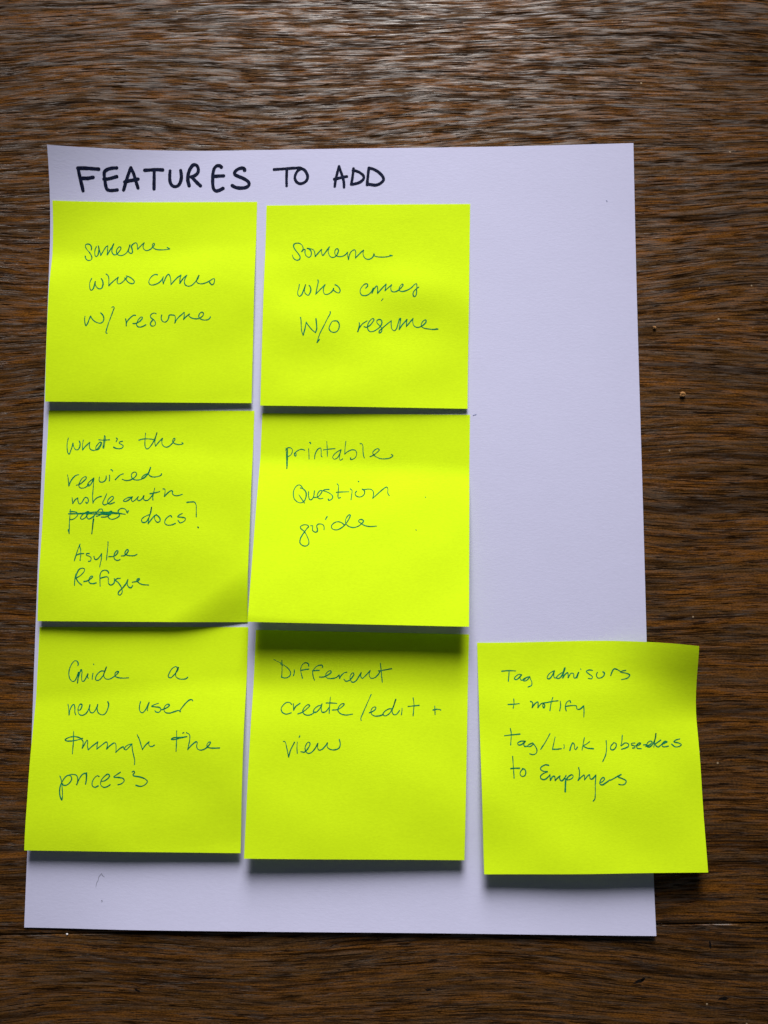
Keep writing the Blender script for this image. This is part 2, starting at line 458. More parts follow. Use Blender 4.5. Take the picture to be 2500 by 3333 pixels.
NOTES = [
  (Note([(-106.89, 120.18), (-30.86, 119.52), (-31.53, 43.33), (-106.15, 43.96)], 2.2, 0.8, 0.2, 1.25, 11, wav=1.3, tilt=0.06), [
    ('someone', [(0.36, '191.1,242.8 192.0,231.0 185.5,216.9 174.0,212.1 163.5,215.0 161.1,223.9 168.1,238.1 182.6,254.8 193.8,274.0 196.2,288.7 187.8,297.0 176.3,296.1 166.4,286.3 163.2,274.1'), (0.36, '215.5,225.3 210.2,240.4 209.2,257.1 211.9,271.6 217.2,276.9 223.7,271.6 228.1,252.3 228.2,233.3 225.0,221.6* 232.3,245.2 239.2,270.6* 250.7,247.5 263.5,226.2 271.5,221.5* 271.5,245.1 270.9,267.7* 282.5,245.1 295.4,223.9 300.9,211.2* 293.5,235.7 294.3,254.7 301.8,265.7 311.0,267.6 319.8,261.8 328.3,250.8 336.0,238.0 336.6,230.0 329.6,226.2 320.8,233.3 315.4,247.5 318.9,261.8 329.3,270.0 345.3,270.4 360.8,261.8 371.5,247.4 377.6,228.5 380.4,216.8* 374.3,237.9 376.2,252.2 384.3,259.4 391.6,259.4 394.4,249.8 390.5,233.2 387.5,225.2 397.5,211.1 408.8,206.0 414.8,209.7 417.5,223.8 419.0,238.9* 429.9,226.1 440.9,214.4 450.7,205.9* 445.7,221.4 448.4,235.5 457.9,244.1 469.3,245.0 482.7,237.9 493.7,226.1 501.0,214.3 499.0,208.2 493.2,211.1 491.2,221.4 498.5,233.2 514.7,240.3 537.6,241.8 560.3,240.4 577.0,237.1* 564.4,229.5')]),
    ('who', [(0.36, '204.1,391.5 197.4,406.9 195.8,423.6 198.4,442.6 204.3,452.0 211.4,449.6 218.0,432.9 222.3,407.6* 224.2,423.3 231.8,437.5 243.5,444.6 253.8,443.1 259.8,430.2 260.7,415.9 256.6,401.6 250.6,392.0'), (0.36, '272.5,368.8 281.0,374.0 286.4,387.0 288.7,408.5 289.5,429.1* 302.5,413.2 319.6,396.4 333.3,384.4* 329.7,398.8 329.5,410.8 334.5,417.9 343.6,417.9 356.6,408.3 369.2,392.9 375.6,385.7'), (0.36, '371.9,378.0 386.7,382.8 403.3,393.9 413.2,406.8 409.3,416.4 395.7,416.9 381.5,408.3 370.2,393.9 364.4,388.1')]),
    ('comes', [(0.36, '524.8,372.6 515.6,370.2 502.3,375.9 489.6,391.7 484.6,408.4 489.0,420.3 500.6,425.1 516.3,421.8 534.0,413.3 546.8,399.1 554.2,383.4* 552.3,399.1 556.1,419.1* 562.6,396.8 570.7,377.7 579.3,369.6 586.7,380.2 591.4,399.3 593.9,423.0* 608.4,404.1 623.5,387.5 640.1,374.7* 636.6,394.7 636.7,417.4* 646.8,399.5 659.6,382.9 669.2,375.8* 662.2,390.1 658.5,409.0 663.7,424.0 677.5,431.0 693.2,427.8 710.7,411.4 723.5,392.6 728.2,376.1* 721.1,390.3 717.2,404.4 724.4,415.2 740.4,419.4 760.6,415.2 780.5,405.4 795.9,395.1 804.9,394.2 805.4,406.8 801.4,419.9 794.8,424.1 786.9,418.5 779.3,408.2')]),
    ('w/', [(0.36, '182.4,584.4 181.3,599.7 183.9,618.1 188.9,630.9 196.6,620.3 202.5,601.8 209.8,583.3* 218.0,597.1 229.7,608.5 245.7,616.1 259.2,617.4 270.1,610.4 274.5,596.6 270.2,580.5 258.4,566.7'), (0.36, '311.0,538.5 316.3,535.2 321.8,538.4 317.3,557.0 305.3,594.0 295.3,626.2 289.4,649.0 287.2,665.0 292.2,667.2')]),
    ('resume', [(0.36, '379.3,595.5 381.8,604.6 384.0,629.7* 384.5,616.0 392.9,600.0 405.8,586.1 419.0,576.8 427.1,577.6'), (0.36, '415.9,618.0 427.1,617.9 442.5,610.9 455.6,599.3 460.6,587.9 455.1,584.7 444.2,594.9 435.8,610.9 434.0,624.7 441.0,633.7 454.5,634.5 467.8,629.8 478.8,623.3'), (0.36, '526.4,568.1 518.3,565.4 506.2,569.2 498.9,578.4 502.3,588.4 516.1,598.8 524.1,611.1 523.6,623.8 514.8,629.4 504.9,627.6 500.1,618.6 504.3,608.0 510.4,601.1'), (0.36, '554.5,574.3 551.7,587.1 556.7,603.0 568.1,609.8 579.2,605.2 587.7,589.1 590.9,575.4 603.0,574.0 615.7,576.7 620.0,584.4 618.5,613.1* 626.2,598.0 639.2,582.0 652.4,570.5 662.5,561.4* 663.7,572.8 660.8,596.5* 673.0,581.8 688.4,569.0* 686.4,578.1 695.6,586.3 711.5,591.7 731.7,591.6 749.5,581.5 756.9,570.1 753.5,561.1 744.5,561.1 735.7,570.2 734.7,583.8 743.0,592.9 761.1,598.2 779.1,595.9 789.2,586.8 790.0,582.7')]),
  ]),
  (Note([(-27.33, 118.0), (47.98, 117.69), (46.22, 40.89), (-28.18, 42.13)], 1.8, 0.5, 0.24, 0.9, 22, wav=1.6, tilt=-0.1), [
    ('someone', [(0.35, '134.8,253.1 135.8,258.4 143.1,271.2 157.0,279.3 170.4,274.6 172.3,261.8 162.7,245.2 146.2,223.9 138.9,207.3 141.8,197.0 154.4,191.9 170.4,194.4 182.1,205.3 186.2,221.8 179.3,235.0* 191.7,224.2 196.3,225.7 195.8,240.7 202.7,257.2 215.6,264.3 224.5,258.7 227.7,243.2 222.8,229.1 214.4,222.0 206.2,218.7* 221.2,220.7 237.3,226.9 243.1,238.6 246.8,261.1* 260.4,243.4 277.2,224.7* 277.6,241.1 283.4,255.2 296.7,238.9 315.1,212.3* 310.1,229.6 312.8,248.2 322.2,262.3 335.9,265.5 349.3,257.6 355.8,246.0 360.0,229.7 354.3,221.3 346.3,225.0 342.0,239.0 346.9,254.4 360.7,260.9 378.8,260.0 394.5,251.6 404.6,240.0* 405.0,255.4 409.5,276.3* 414.8,250.7 425.8,233.1 439.3,227.5 443.9,234.5 443.8,268.4* 457.9,253.1 473.4,236.8 483.2,229.0* 480.4,243.8 485.3,262.4 496.8,273.1 510.4,274.9 523.9,268.4 532.7,256.3 536.1,249.4 532.5,247.0 531.7,253.1 541.8,260.0 569.0,263.8 596.1,262.4 614.1,258.7 624.0,256.8* 611.8,254.0')]),
    ('who', [(0.35, '172.7,401.6 171.0,419.4 166.2,438.3 167.6,453.4 175.1,461.8 183.9,456.1 195.2,428.6 203.4,402.7* 199.6,423.8 201.1,442.6 209.5,452.9 218.6,455.7 225.9,444.8 229.9,428.3 226.4,414.2 220.7,406.3'), (0.35, '262.5,378.2 264.9,383.8 260.3,414.0 254.1,450.2* 269.8,432.7 287.4,413.9 298.4,402.3* 292.0,418.6 291.6,437.3 297.4,449.0 308.8,451.3 324.4,444.2 337.5,430.2 340.9,418.6 339.7,426.5 353.6,439.5 367.3,443.2 372.9,432.5 366.6,416.3 355.0,405.6 347.3,402.3')]),
    ('comes', [(0.35, '497.7,420.2 506.5,407.8 504.1,399.4 492.8,399.8 479.5,412.2 471.7,426.0 471.1,442.1 480.4,455.0 496.2,456.9 511.9,451.4 525.2,437.8 533.8,419.5* 528.5,446.0* 538.4,424.1 551.7,409.5 555.0,417.3 555.6,447.1* 572.3,426.6 596.6,400.5* 594.6,415.3 591.3,433.6* 606.0,419.9 623.7,403.9* 619.5,422.3 624.3,436.0 635.6,439.6 651.2,434.7 669.0,420.2 679.0,404.1 675.4,400.4 666.5,408.7 660.0,422.4 663.4,433.8 676.0,437.5 698.4,431.6 720.6,417.9 736.1,401.8 743.7,399.5 746.1,411.0 745.5,424.8 743.7,451.9 738.4,461.8 731.2,460.0 727.9,449.7 732.2,436.2 743.2,424.8 755.2,415.6')]),
    ('w/o', [(0.35, '184.3,568.8 186.9,580.4 189.1,607.9 191.5,635.1 199.2,656.1* 206.2,630.4 212.9,593.0* 221.3,605.3 239.8,627.8 259.0,643.4* 264.4,625.3 262.4,598.0 259.5,574.0'), (0.35, '327.1,538.1 328.2,546.0 316.8,569.5 297.7,611.1 278.5,652.1 267.1,691.2* 278.9,675.9'), (0.35, '355.3,584.0 339.7,586.6 328.1,606.1 324.0,622.1 331.9,635.5 347.7,640.7 363.2,634.9 372.6,616.6 372.2,598.4 362.0,584.8 352.1,583.6')]),
    ('resume', [(0.35, '468.9,590.4 470.8,598.6 467.2,616.9 463.1,635.2* 470.3,616.8 485.6,596.0 506.8,581.1'), (0.35, '493.5,609.5 503.9,612.5 519.4,604.4 534.8,586.0 540.4,573.2 534.4,569.2 523.4,577.1 511.6,597.8 510.7,618.3 520.0,631.7 535.7,632.8 555.7,621.9 571.1,608.0 578.9,592.0 577.3,578.5 566.9,572.8 556.2,577.9 555.0,587.9 564.2,599.1 578.0,614.7 580.5,626.0 573.9,637.5 567.2,638.5 567.1,630.8 578.1,619.2 597.9,600.8 624.5,578.8* 624.9,600.4 629.8,620.7 639.8,627.3 649.9,618.1 658.4,590.9 665.7,568.5 669.7,567.1 668.6,581.9 663.5,621.6* 676.6,599.8 692.0,581.7 700.8,571.3* 698.9,588.3 698.3,606.3* 712.4,588.2 730.0,567.2* 728.9,583.7 735.1,601.5 748.7,609.5 764.4,607.2 782.1,596.8 794.0,581.2 791.6,573.7 781.8,576.8 772.2,590.2 771.0,603.6 782.4,612.5 804.9,616.9 827.4,619.1 852.0,617.7* 843.0,615.5')]),
    ('dash', [(0.23, '575.6,481.1 583.0,472.1')]),
  ]),
  (Note([(-106.05, 41.32), (-30.71, 40.77), (-32.04, -35.12), (-105.96, -34.7)], 2.3, 2.5, 0.13, 0.9, 5, wav=1.5, bend=1.0, tilt=-0.05), [
    ("what's", [(0.34, '101.7,134.0 98.0,155.7 98.9,182.8 105.2,207.6 111.4,212.1 117.7,194.0 123.8,171.4 125.7,159.2* 131.5,178.1 142.2,190.7 153.4,189.3 160.4,173.5 160.2,157.7 155.2,147.7'), (0.34, '175.2,144.0 172.8,164.4 174.7,191.5* 186.1,175.6 207.2,153.8* 206.2,173.3 211.6,186.8 225.6,193.6 241.0,190.3 253.5,175.3 262.2,157.2 257.5,152.7 246.0,164.0 238.1,179.9 241.1,191.2 252.1,187.6 261.3,170.8 264.3,154.9'), (0.34, '277.4,121.0 281.3,127.8 280.2,150.3 276.4,182.9'), (0.34, '277.4,121.0 274.4,150.4 271.8,181.1'), (0.34, '250.1,141.4 269.5,143.2 302.2,141.7'), (0.39, '335.0,132.9 339.7,136.5 335.0,150.1'), (0.39, '365.4,148.6 353.0,150.9 349.7,156.8 360.5,163.5 369.9,170.3 366.1,180.7 350.6,184.9 334.8,182.7 324.1,177.3')]),
    ('the', [(0.34, '475.5,108.1 474.7,131.5 474.7,158.6 478.0,176.6 485.3,184.8 494.1,182.0 508.7,163.0 520.9,138.1 530.8,106.6* 525.1,131.4 522.5,153.9 527.1,171.9* 541.8,151.6 558.9,133.6* 556.5,149.3 560.4,165.1 572.2,175.0 585.7,175.4 600.8,165.0 613.6,149.2 619.7,135.7 615.1,132.5 610.0,140.2 610.5,151.4 620.8,159.5 638.9,163.5 654.6,161.7 660.2,158.1 654.2,154.5'), (0.34, '444.7,142.9 457.9,138.3 480.3,136.0 502.9,137.3 521.0,140.4')]),
    ('required', [(0.34, '110.0,313.4 114.1,331.2 118.7,365.8* 125.3,346.7 137.7,326.7 152.7,314.2 163.9,311.9'), (0.34, '155.4,362.2 170.9,357.7 190.3,342.1 202.1,327.4 198.1,321.2 185.0,326.5 172.4,344.3 167.6,362.1 172.6,373.2 187.7,376.2 203.1,370.0 215.9,356.6'), (0.34, '236.8,328.6 223.9,339.7 211.2,353.1 208.2,364.2 216.3,365.5 227.0,355.3 238.5,327.3* 238.2,370.7 236.9,415.0 240.4,446.7'), (0.34, '265.7,322.7 264.2,335.2 269.2,345.4 280.6,347.1 291.5,341.8 297.7,330.7 297.8,317.3'), (0.34, '313.4,313.7 315.4,326.2 314.0,341.7'), (0.34, '342.8,335.0 353.4,323.8 366.2,311.8 380.3,306.8'), (0.34, '318.9,287.0 324.4,288.7 327.9,293.6'), (0.34, '376.4,333.1 394.6,338.8 416.8,335.6 436.3,323.1 444.6,309.8 440.9,300.0 430.5,298.7 420.7,307.6 421.6,323.2 432.4,333.4 452.6,336.4 474.7,329.6 491.7,314.0 499.3,305.1* 482.7,311.8 472.1,323.0 470.2,329.7 481.3,327.4 496.1,311.8 506.0,289.4 510.5,275.1* 506.3,293.9 502.6,307.3 509.7,316.2 527.9,321.4 550.0,318.2 563.9,311.5 565.0,305.7')]),
    ('work', [(0.34, '138.5,423.3 142.2,449.7* 154.6,430.7 165.4,423.2* 168.7,441.7 176.0,451.4 186.8,443.8 194.9,428.4 201.2,420.4 210.3,421.2 217.6,432.7 215.1,445.0 209.5,448.2 206.0,442.4'), (0.34, '240.4,446.7 246.8,432.6 264.0,419.3 279.5,414.8'), (0.34, '304.9,402.8 295.7,425.8 287.9,447.8 295.0,455.3 308.2,451.3 327.6,436.6 338.9,421.2 333.2,414.6 322.3,419.9 311.8,434.5 312.4,446.4 321.6,451.2 334.8,447.6 344.4,443.2')]),
    ('auth', [(0.34, '424.9,417.7 411.6,419.5 394.1,427.5 387.0,436.4 394.7,438.5 407.8,434.1 422.9,422.1 429.3,416.8* 425.5,429.6 430.3,438.3 443.4,431.7 457.8,415.3* 454.4,429.4 461.4,434.7 474.4,427.1 484.8,410.8* 483.2,424.9 490.3,432.8 503.6,432.3 518.6,418.1 531.2,398.2'), (0.34, '534.7,374.9 531.1,396.0 527.5,418.1 529.0,431.3'), (0.34, '512.6,401.4 531.2,398.2 546.6,394.6 559.8,390.6'), (0.34, '575.0,378.2 583.9,379.0 585.7,389.2 583.1,414.3* 598.1,397.9 613.2,386.9 622.2,389.0 620.4,397.8 627.4,406.6 645.4,410.1 669.7,403.4')]),
    ('paper', [(0.34, '132.5,478.1 132.0,510.2 131.3,540.9 132.7,591.2* 127.2,573.7'), (0.34, '130.8,488.3 148.8,488.2 164.7,492.5 169.7,501.3 161.4,515.4 146.2,524.6 131.4,525.6'), (0.34, '216.1,487.9 203.0,494.6 190.1,505.6 184.1,518.8 191.1,524.0 206.4,516.5 218.9,498.9 223.7,487.9 217.4,487.9 213.6,501.1 215.2,514.3 222.3,522.1 233.4,519.4 250.6,505.3 267.4,483.3 275.9,475.4 287.1,476.6 289.1,487.6 281.7,500.8 268.6,507.4 260.7,509.7'), (0.34, '256.7,494.3 246.8,518.5 244.0,553.5 242.2,591.9* 244.4,562.3 247.9,522.9'), (0.34, '284.5,513.1 304.6,512.5 322.1,505.0 334.8,491.8 332.3,485.2 323.5,487.4 317.5,502.8 320.4,516.0 334.2,523.4 354.1,518.9 369.2,509.2 371.1,502.6 366.2,493.8 364.7,482.8 374.1,473.1 387.4,471.7 398.7,476.1 408.5,492.7* 413.3,482.6')]),
    ('strike', [(0.37, '124.6,498.4 187.4,495.9 254.3,490.0 299.0,489.8 343.8,491.7 398.6,499.4'), (0.37, '124.6,498.4 209.9,497.2 277.1,499.5 328.7,501.9'), (0.37, '281.3,493.3 361.9,496.9')]),
    ('docs', [(0.34, '515.9,500.6 500.6,506.3 483.4,517.4 478.6,528.4 484.5,537.1 500.0,535.7 512.4,517.3 521.9,486.5 523.5,465.8* 519.0,490.9 512.9,526.0 511.6,543.6* 524.0,526.0 540.6,504.0'), (0.34, '549.3,499.5 540.9,508.3 544.1,525.9 555.9,536.8 566.8,532.4 567.4,519.2 558.7,508.3 547.2,501.7'), (0.34, '623.6,512.4 618.8,504.9 605.7,510.3 593.2,525.7 591.8,541.0 603.4,548.9 621.3,549.7 643.1,541.7'), (0.34, '673.1,494.6 656.6,503.5 652.5,510.1 670.5,512.2 688.5,516.5 689.0,525.3 678.4,535.0 665.2,538.5 654.8,527.6')]),
    ('question mark', [(0.34, '692.4,441.8 711.5,439.5 729.4,440.4 738.0,452.6 740.0,476.8 741.7,509.7'), (0.41, '751.7,558.2 754.5,560.9')]),
    ('asylee', [(0.34, '187.9,641.5 180.0,661.9 170.7,694.5 164.6,719.3'), (0.34, '185.0,646.7 191.4,666.2 193.9,687.9 192.0,717.4'), (0.34, '170.7,694.5 183.7,688.0 207.9,684.8'), (0.34, '234.5,684.6 221.3,685.6 220.7,692.1 237.5,698.5 244.6,707.1 240.9,720.1 232.0,721.0'), (0.34, '257.5,698.4 262.6,711.3 271.6,712.2 284.3,700.4 293.8,685.2* 293.7,709.0 290.3,730.7 287.7,746.7'), (0.34, '322.2,629.5 322.6,639.5 321.0,674.2 318.5,714.1'), (0.34, '328.9,698.9 353.4,697.0 368.5,684.8 372.5,674.0 367.9,670.5 359.3,678.4 353.3,695.7 358.5,710.8 372.2,716.4 384.5,712.0'), (0.34, '389.1,695.5 404.7,693.3 417.6,680.2 422.5,669.4 416.9,665.1 408.4,673.8 406.6,684.6 418.1,691.9 438.4,694.4 454.0,693.1 465.0,687.4')]),
    ('refugee', [(0.34, '175.1,781.0 172.4,808.9 172.5,832.6'), (0.34, '175.0,800.3 180.2,778.8 190.1,759.3 203.0,753.6 215.6,757.0 214.9,767.8 198.4,787.3 177.2,800.3* 191.6,819.6 207.0,831.5'), (0.34, '215.7,815.1 231.0,812.9 248.0,802.1 257.2,793.4 251.7,790.0 241.2,799.9 240.0,815.0 247.2,823.5 262.7,824.7 275.8,821.2'), (0.34, '332.9,775.7 328.0,767.1 314.3,762.0 299.1,767.3 292.0,782.4 292.7,808.2 295.3,836.1'), (0.34, '292.2,800.5 309.6,795.2 325.0,793.0 331.9,797.3 332.7,810.2 335.8,825.2 347.2,830.7 360.1,822.9 362.4,810.0 361.0,801.4'), (0.34, '389.8,799.1 374.3,801.3 365.8,807.8 377.4,816.4 389.2,829.2 399.1,846.3 402.3,863.4 394.2,876.2 384.3,874.2 384.6,863.5 401.3,846.2 417.8,824.7 426.5,805.3* 424.4,824.7 431.9,839.6 443.1,843.0 450.6,833.1'), (0.34, '448.4,817.2 466.0,813.7 479.0,807.2 481.9,801.6 474.3,800.8 469.3,807.2 477.3,817.9 495.5,827.3 526.7,829.7')]),
  ]),
  (Note([(-27.8, 39.85), (47.17, 38.92), (45.43, -36.17), (-30.28, -34.57)], 8.6, 8.6, 0.2, 0.5, 44, wav=0.9, tilt=-0.05), [
    ('printable', [(0.32, '121.9,171.2 125.1,202.9 131.4,271.6* 131.9,239.3 129.6,193.8 128.8,175.7'), (0.32, '122.3,180.2 127.2,170.3 140.5,167.9 152.0,175.5 152.5,189.0 146.5,202.7 133.5,211.9'), (0.32, '162.6,195.7 168.3,193.4 171.7,200.2 169.9,209.2 164.4,204.8 166.1,193.4 179.0,182.0 196.5,175.1 212.3,179.4'), (0.32, '230.7,172.5 232.8,192.8 235.0,222.2'), (0.37, '233.9,140.8 238.9,143.0 239.1,147.6'), (0.31, '261.5,221.0 262.2,203.8 270.2,181.2 280.8,169.8 288.8,168.8 291.6,183.2 293.4,208.0 297.1,211.2'), (0.31, '316.5,136.5 319.2,160.4 322.2,207.7'), (0.31, '302.0,177.3 329.9,172.9 357.3,170.4'), (0.31, '386.3,175.5 370.2,184.7 353.0,200.6 347.8,214.2 356.0,221.8 369.1,216.2 379.6,198.1 386.4,177.8* 381.8,198.1 380.3,218.4 385.0,226.5 395.8,219.6'), (0.31, '408.5,133.8 405.8,159.6 404.8,196.5* 419.0,184.2 440.9,175.0 456.5,179.3 462.3,192.7 459.6,206.2 448.9,218.9 434.4,222.2 433.3,214.2'), (0.31, '476.7,145.3 484.3,145.2 489.9,154.2 492.0,181.1 495.9,205.8 499.6,213.8'), (0.31, '526.0,207.7 541.3,200.8 558.6,187.1 569.3,173.5 562.5,168.2 549.4,173.8 539.5,185.1 541.2,196.3 554.8,207.3 574.9,216.1 601.5,217.1 623.4,211.9 635.1,201.0 627.4,195.3')]),
    ('question', [(0.32, '202.2,366.2 211.0,367.0 206.9,357.1 195.6,351.3 182.8,357.4 173.0,375.7 170.9,396.2 176.7,418.6 192.0,434.1 209.7,438.4 224.4,429.1 231.8,406.5 229.7,386.2 221.2,375.0 209.7,366.1'), (0.32, '197.8,400.3 210.7,418.1 225.9,439.0'), (0.32, '242.3,383.7 243.6,406.3 250.2,422.0 258.9,421.8 266.8,408.2 270.0,378.8'), (0.32, '267.9,411.3 284.4,410.2 300.9,391.9 305.8,378.2 297.9,377.0 289.6,385.3 284.0,403.4 291.3,415.5 302.3,417.6 311.7,414.3'), (0.32, '338.3,370.9 321.7,372.1 311.0,376.8 326.6,382.4 346.9,393.4 357.6,406.8 352.6,419.1 339.7,424.2 337.3,418.4'), (0.32, '375.0,343.1 381.0,349.9 382.1,381.6 382.5,406.5 385.9,414.1 393.6,409.5'), (0.32, '372.7,384.9 401.0,382.7 431.6,381.4'), (0.32, '438.4,367.2 446.6,373.9 446.6,394.3 444.3,420.5'), (0.37, '474.9,329.4 477.1,331.2'), (0.31, '468.6,378.1 462.5,387.3 467.4,400.8 485.1,406.0 500.1,399.4 507.4,384.4 503.4,373.1 494.4,367.3* 503.3,369.5 522.9,367.0 536.1,368.2 546.5,377.1 549.2,392.9 546.4,411.9* 563.3,395.0 584.4,374.3 610.0,355.8 616.0,364.9 616.2,385.2 623.6,397.8')]),
    ('guide', [(0.32, '251.5,555.4 251.1,548.8 240.0,543.7 224.9,545.7 213.7,553.8 217.3,562.6 233.2,575.6 247.5,597.4 257.7,623.6 256.3,636.7 243.9,644.8 228.6,641.5 217.2,630.8 217.3,611.1 227.6,588.9 241.4,566.6 251.4,553.2'), (0.32, '261.9,547.8 271.4,548.5 270.4,559.6 274.1,572.8 285.3,578.3 293.7,574.7 293.9,563.6 290.0,548.2 296.1,540.1 309.0,539.1 320.1,543.3 325.0,554.3 324.8,566.2'), (0.32, '329.5,516.6 336.5,502.2'), (0.32, '419.6,544.0 408.3,533.1 388.5,526.8 369.3,533.7 359.2,547.1 361.1,558.2 375.3,565.9 392.4,563.4 409.2,553.0 419.5,542.7 431.7,526.1 441.6,506.0 444.2,494.9 438.9,492.7 428.5,504.0 422.8,519.6 425.6,535.1 439.2,548.1 461.0,553.5 482.3,547.4 499.0,533.9 507.2,521.8 500.4,514.9 489.6,515.5 483.4,522.2 494.6,531.8 512.3,542.5 538.3,547.4 568.4,545.1')]),
    ('dot', [(0.24, '792.6,402.5 795.5,404.0')]),
    ('dot', [(0.24, '752.3,558.9 753.8,561.7')]),
  ]),
  (Note([(-106.33, -36.93), (-31.8, -36.85), (-32.72, -113.23), (-107.26, -112.78)], 2.7, 2.9, 0.24, 1.1, 15, wav=1.8, tilt=0.1), [
    ('guide', [(0.35, '193.6,177.6 194.8,170.0 188.8,158.2 178.0,155.7 165.3,167.5 154.7,190.5 151.8,216.0 158.3,238.9 172.2,250.6 182.7,246.4 192.3,226.0 198.3,208.2* 196.4,233.7 194.9,257.6* 199.0,231.1 204.7,208.2 210.5,195.9 214.2,205.6 213.8,228.5 217.4,248.8 225.4,248.8 235.4,233.5 243.5,215.7* 242.0,228.4 246.1,236.0'), (0.35, '267.4,213.0 265.5,228.3 265.0,241.0'), (0.39, '268.4,170.8 269.0,172.8'), (0.35, '321.7,202.6 305.8,202.7 287.9,218.0 280.8,235.8 285.0,245.0 299.8,242.4 314.9,225.5 324.4,202.6 330.3,183.8* 322.0,207.7 320.2,225.5 328.8,237.1 347.5,239.1 368.3,227.8 386.1,212.6 389.4,204.9 380.4,205.0 372.9,215.1 376.2,226.8 392.5,232.8 416.4,234.2 438.7,232.6')]),
    ('a', [(0.35, '671.0,189.0 662.7,181.4 647.1,187.5 632.3,209.3 627.9,226.9 638.7,231.9 656.5,216.8 671.4,196.5 674.0,184.4* 663.9,206.6 663.2,224.3 675.9,235.3 697.1,238.3 712.8,235.7 720.4,229.2')]),
    ('new', [(0.35, '156.5,355.3 160.5,370.2 165.8,402.4* 167.9,380.0 176.6,360.1 184.2,355.1 189.4,365.0 193.0,392.3 198.0,401.2'), (0.35, '206.2,379.8 215.7,379.7 222.6,367.2 223.1,355.8 216.0,353.3 208.0,364.8 206.4,382.2 214.9,399.5 228.5,403.4 243.9,396.8 255.6,379.4 261.5,355.5* 260.5,374.4 267.1,389.2 278.0,391.6 290.2,379.1 298.7,354.2* 297.8,374.1 304.5,391.4 321.2,400.2 336.8,396.1 348.3,373.6 350.8,351.3 345.7,341.4')]),
    ('user', [(0.35, '503.0,339.9 499.4,362.2 503.5,382.0 514.6,389.3 527.2,379.3 538.9,356.9 544.2,343.0* 540.3,361.8 539.4,379.1'), (0.35, '588.5,346.6 570.4,352.7 557.7,360.2 576.4,362.5 597.9,366.2 602.9,376.0 594.1,386.0 580.7,385.1 575.1,379.8'), (0.35, '602.9,376.0 619.4,371.0 637.2,361.0 641.9,353.5 633.7,349.7 621.2,358.6 617.0,373.4 625.9,386.6 644.6,389.4 667.8,382.8 688.6,377.7 696.9,384.0 693.9,379.1 705.8,360.4 725.2,338.2 737.7,329.8 749.4,330.7 751.3,334.6')]),
    ('through', [(0.35, '194.4,475.7 197.0,511.1 197.5,540.5 197.0,573.4'), (0.35, '240.3,504.8 222.3,510.9 191.2,517.0 164.9,517.2 157.6,512.4 169.0,504.0 194.8,497.8 216.1,500.1 232.5,506.9 243.2,520.5 242.8,535.2 241.3,549.0* 252.7,527.8 262.1,513.0 265.3,520.3 265.8,539.9 270.7,555.6* 287.9,539.7 312.8,520.8* 311.2,534.6 310.9,551.7* 329.8,536.9 354.8,520.4 359.7,529.2 357.1,551.3* 371.8,536.5 392.0,524.0 398.6,528.8 401.6,548.4 401.7,565.6* 419.9,548.2 435.1,539.7* 440.0,550.5 449.2,553.8 461.6,542.9 475.4,528.0* 479.0,552.5 487.5,581.9 492.8,601.5 492.1,618.7'), (0.35, '473.8,528.1 460.8,530.7 445.7,540.6 440.0,550.5'), (0.35, '497.5,487.0 509.4,508.0 518.8,532.4 526.3,552.0* 539.9,532.2 555.9,517.2* 555.5,529.5 561.2,536.8 574.3,536.6 582.0,531.6')]),
    ('the', [(0.35, '684.0,467.3 685.8,500.6 685.8,557.1'), (0.35, '732.7,491.7 701.4,495.5 669.9,498.4 660.7,504.4 672.9,505.7 701.6,499.4 733.8,491.7'), (0.35, '713.5,476.7 718.6,474.7'), (0.35, '730.7,474.1 745.3,482.7 748.1,504.7 744.0,529.2 740.6,548.9* 758.1,529.0 778.4,514.1 783.7,516.4 781.9,533.6 787.7,545.8 803.5,550.4 824.1,542.8 841.6,525.5 846.4,515.7 839.5,514.3 831.1,523.2 831.6,535.4 844.9,540.1 868.3,540.8 890.6,539.6')]),
    ('process', [(0.35, '145.9,672.3 152.0,686.0 158.0,712.8 162.2,742.0 164.0,766.2 162.2,776.9 153.2,761.5 148.9,737.2 151.3,712.8 158.9,695.7 169.6,678.5 184.5,668.7 197.8,673.5 201.3,685.7 192.0,702.8 177.2,712.7 164.2,711.8 159.6,705.5'), (0.35, '184.5,668.7 202.4,664.6 220.8,667.5 228.3,678.2 229.5,697.7 226.2,709.9* 235.1,687.9 249.3,665.8 264.5,659.3 269.0,673.0 267.5,707.2* 271.1,682.8 269.6,656.8'), (0.35, '328.8,672.5 319.8,670.1 307.4,680.0 298.2,699.7 300.1,714.3 312.4,720.6 327.6,714.1'), (0.35, '339.4,694.5 354.9,691.9 372.5,679.4 378.1,668.1 369.0,662.3 353.8,672.3 339.3,692.0 338.7,709.1 351.3,719.8 366.8,718.6 382.9,708.7'), (0.38, '427.5,653.3 410.8,664.3 398.3,674.3 421.9,676.5 443.0,681.1 447.6,690.9 436.3,703.3 419.3,708.3'), (0.38, '483.2,651.3 490.9,647.7 494.8,653.6 487.5,663.5 491.9,668.3 520.8,672.9 547.3,682.4 556.6,692.1 545.8,706.9 525.4,714.4 503.3,709.8')]),
  ]),
  (Note([(-29.04, -37.81), (46.11, -39.32), (43.55, -114.76), (-31.08, -114.29)], 4.8, 2.9, 0.2, 0.9, 66, wav=1.5), [
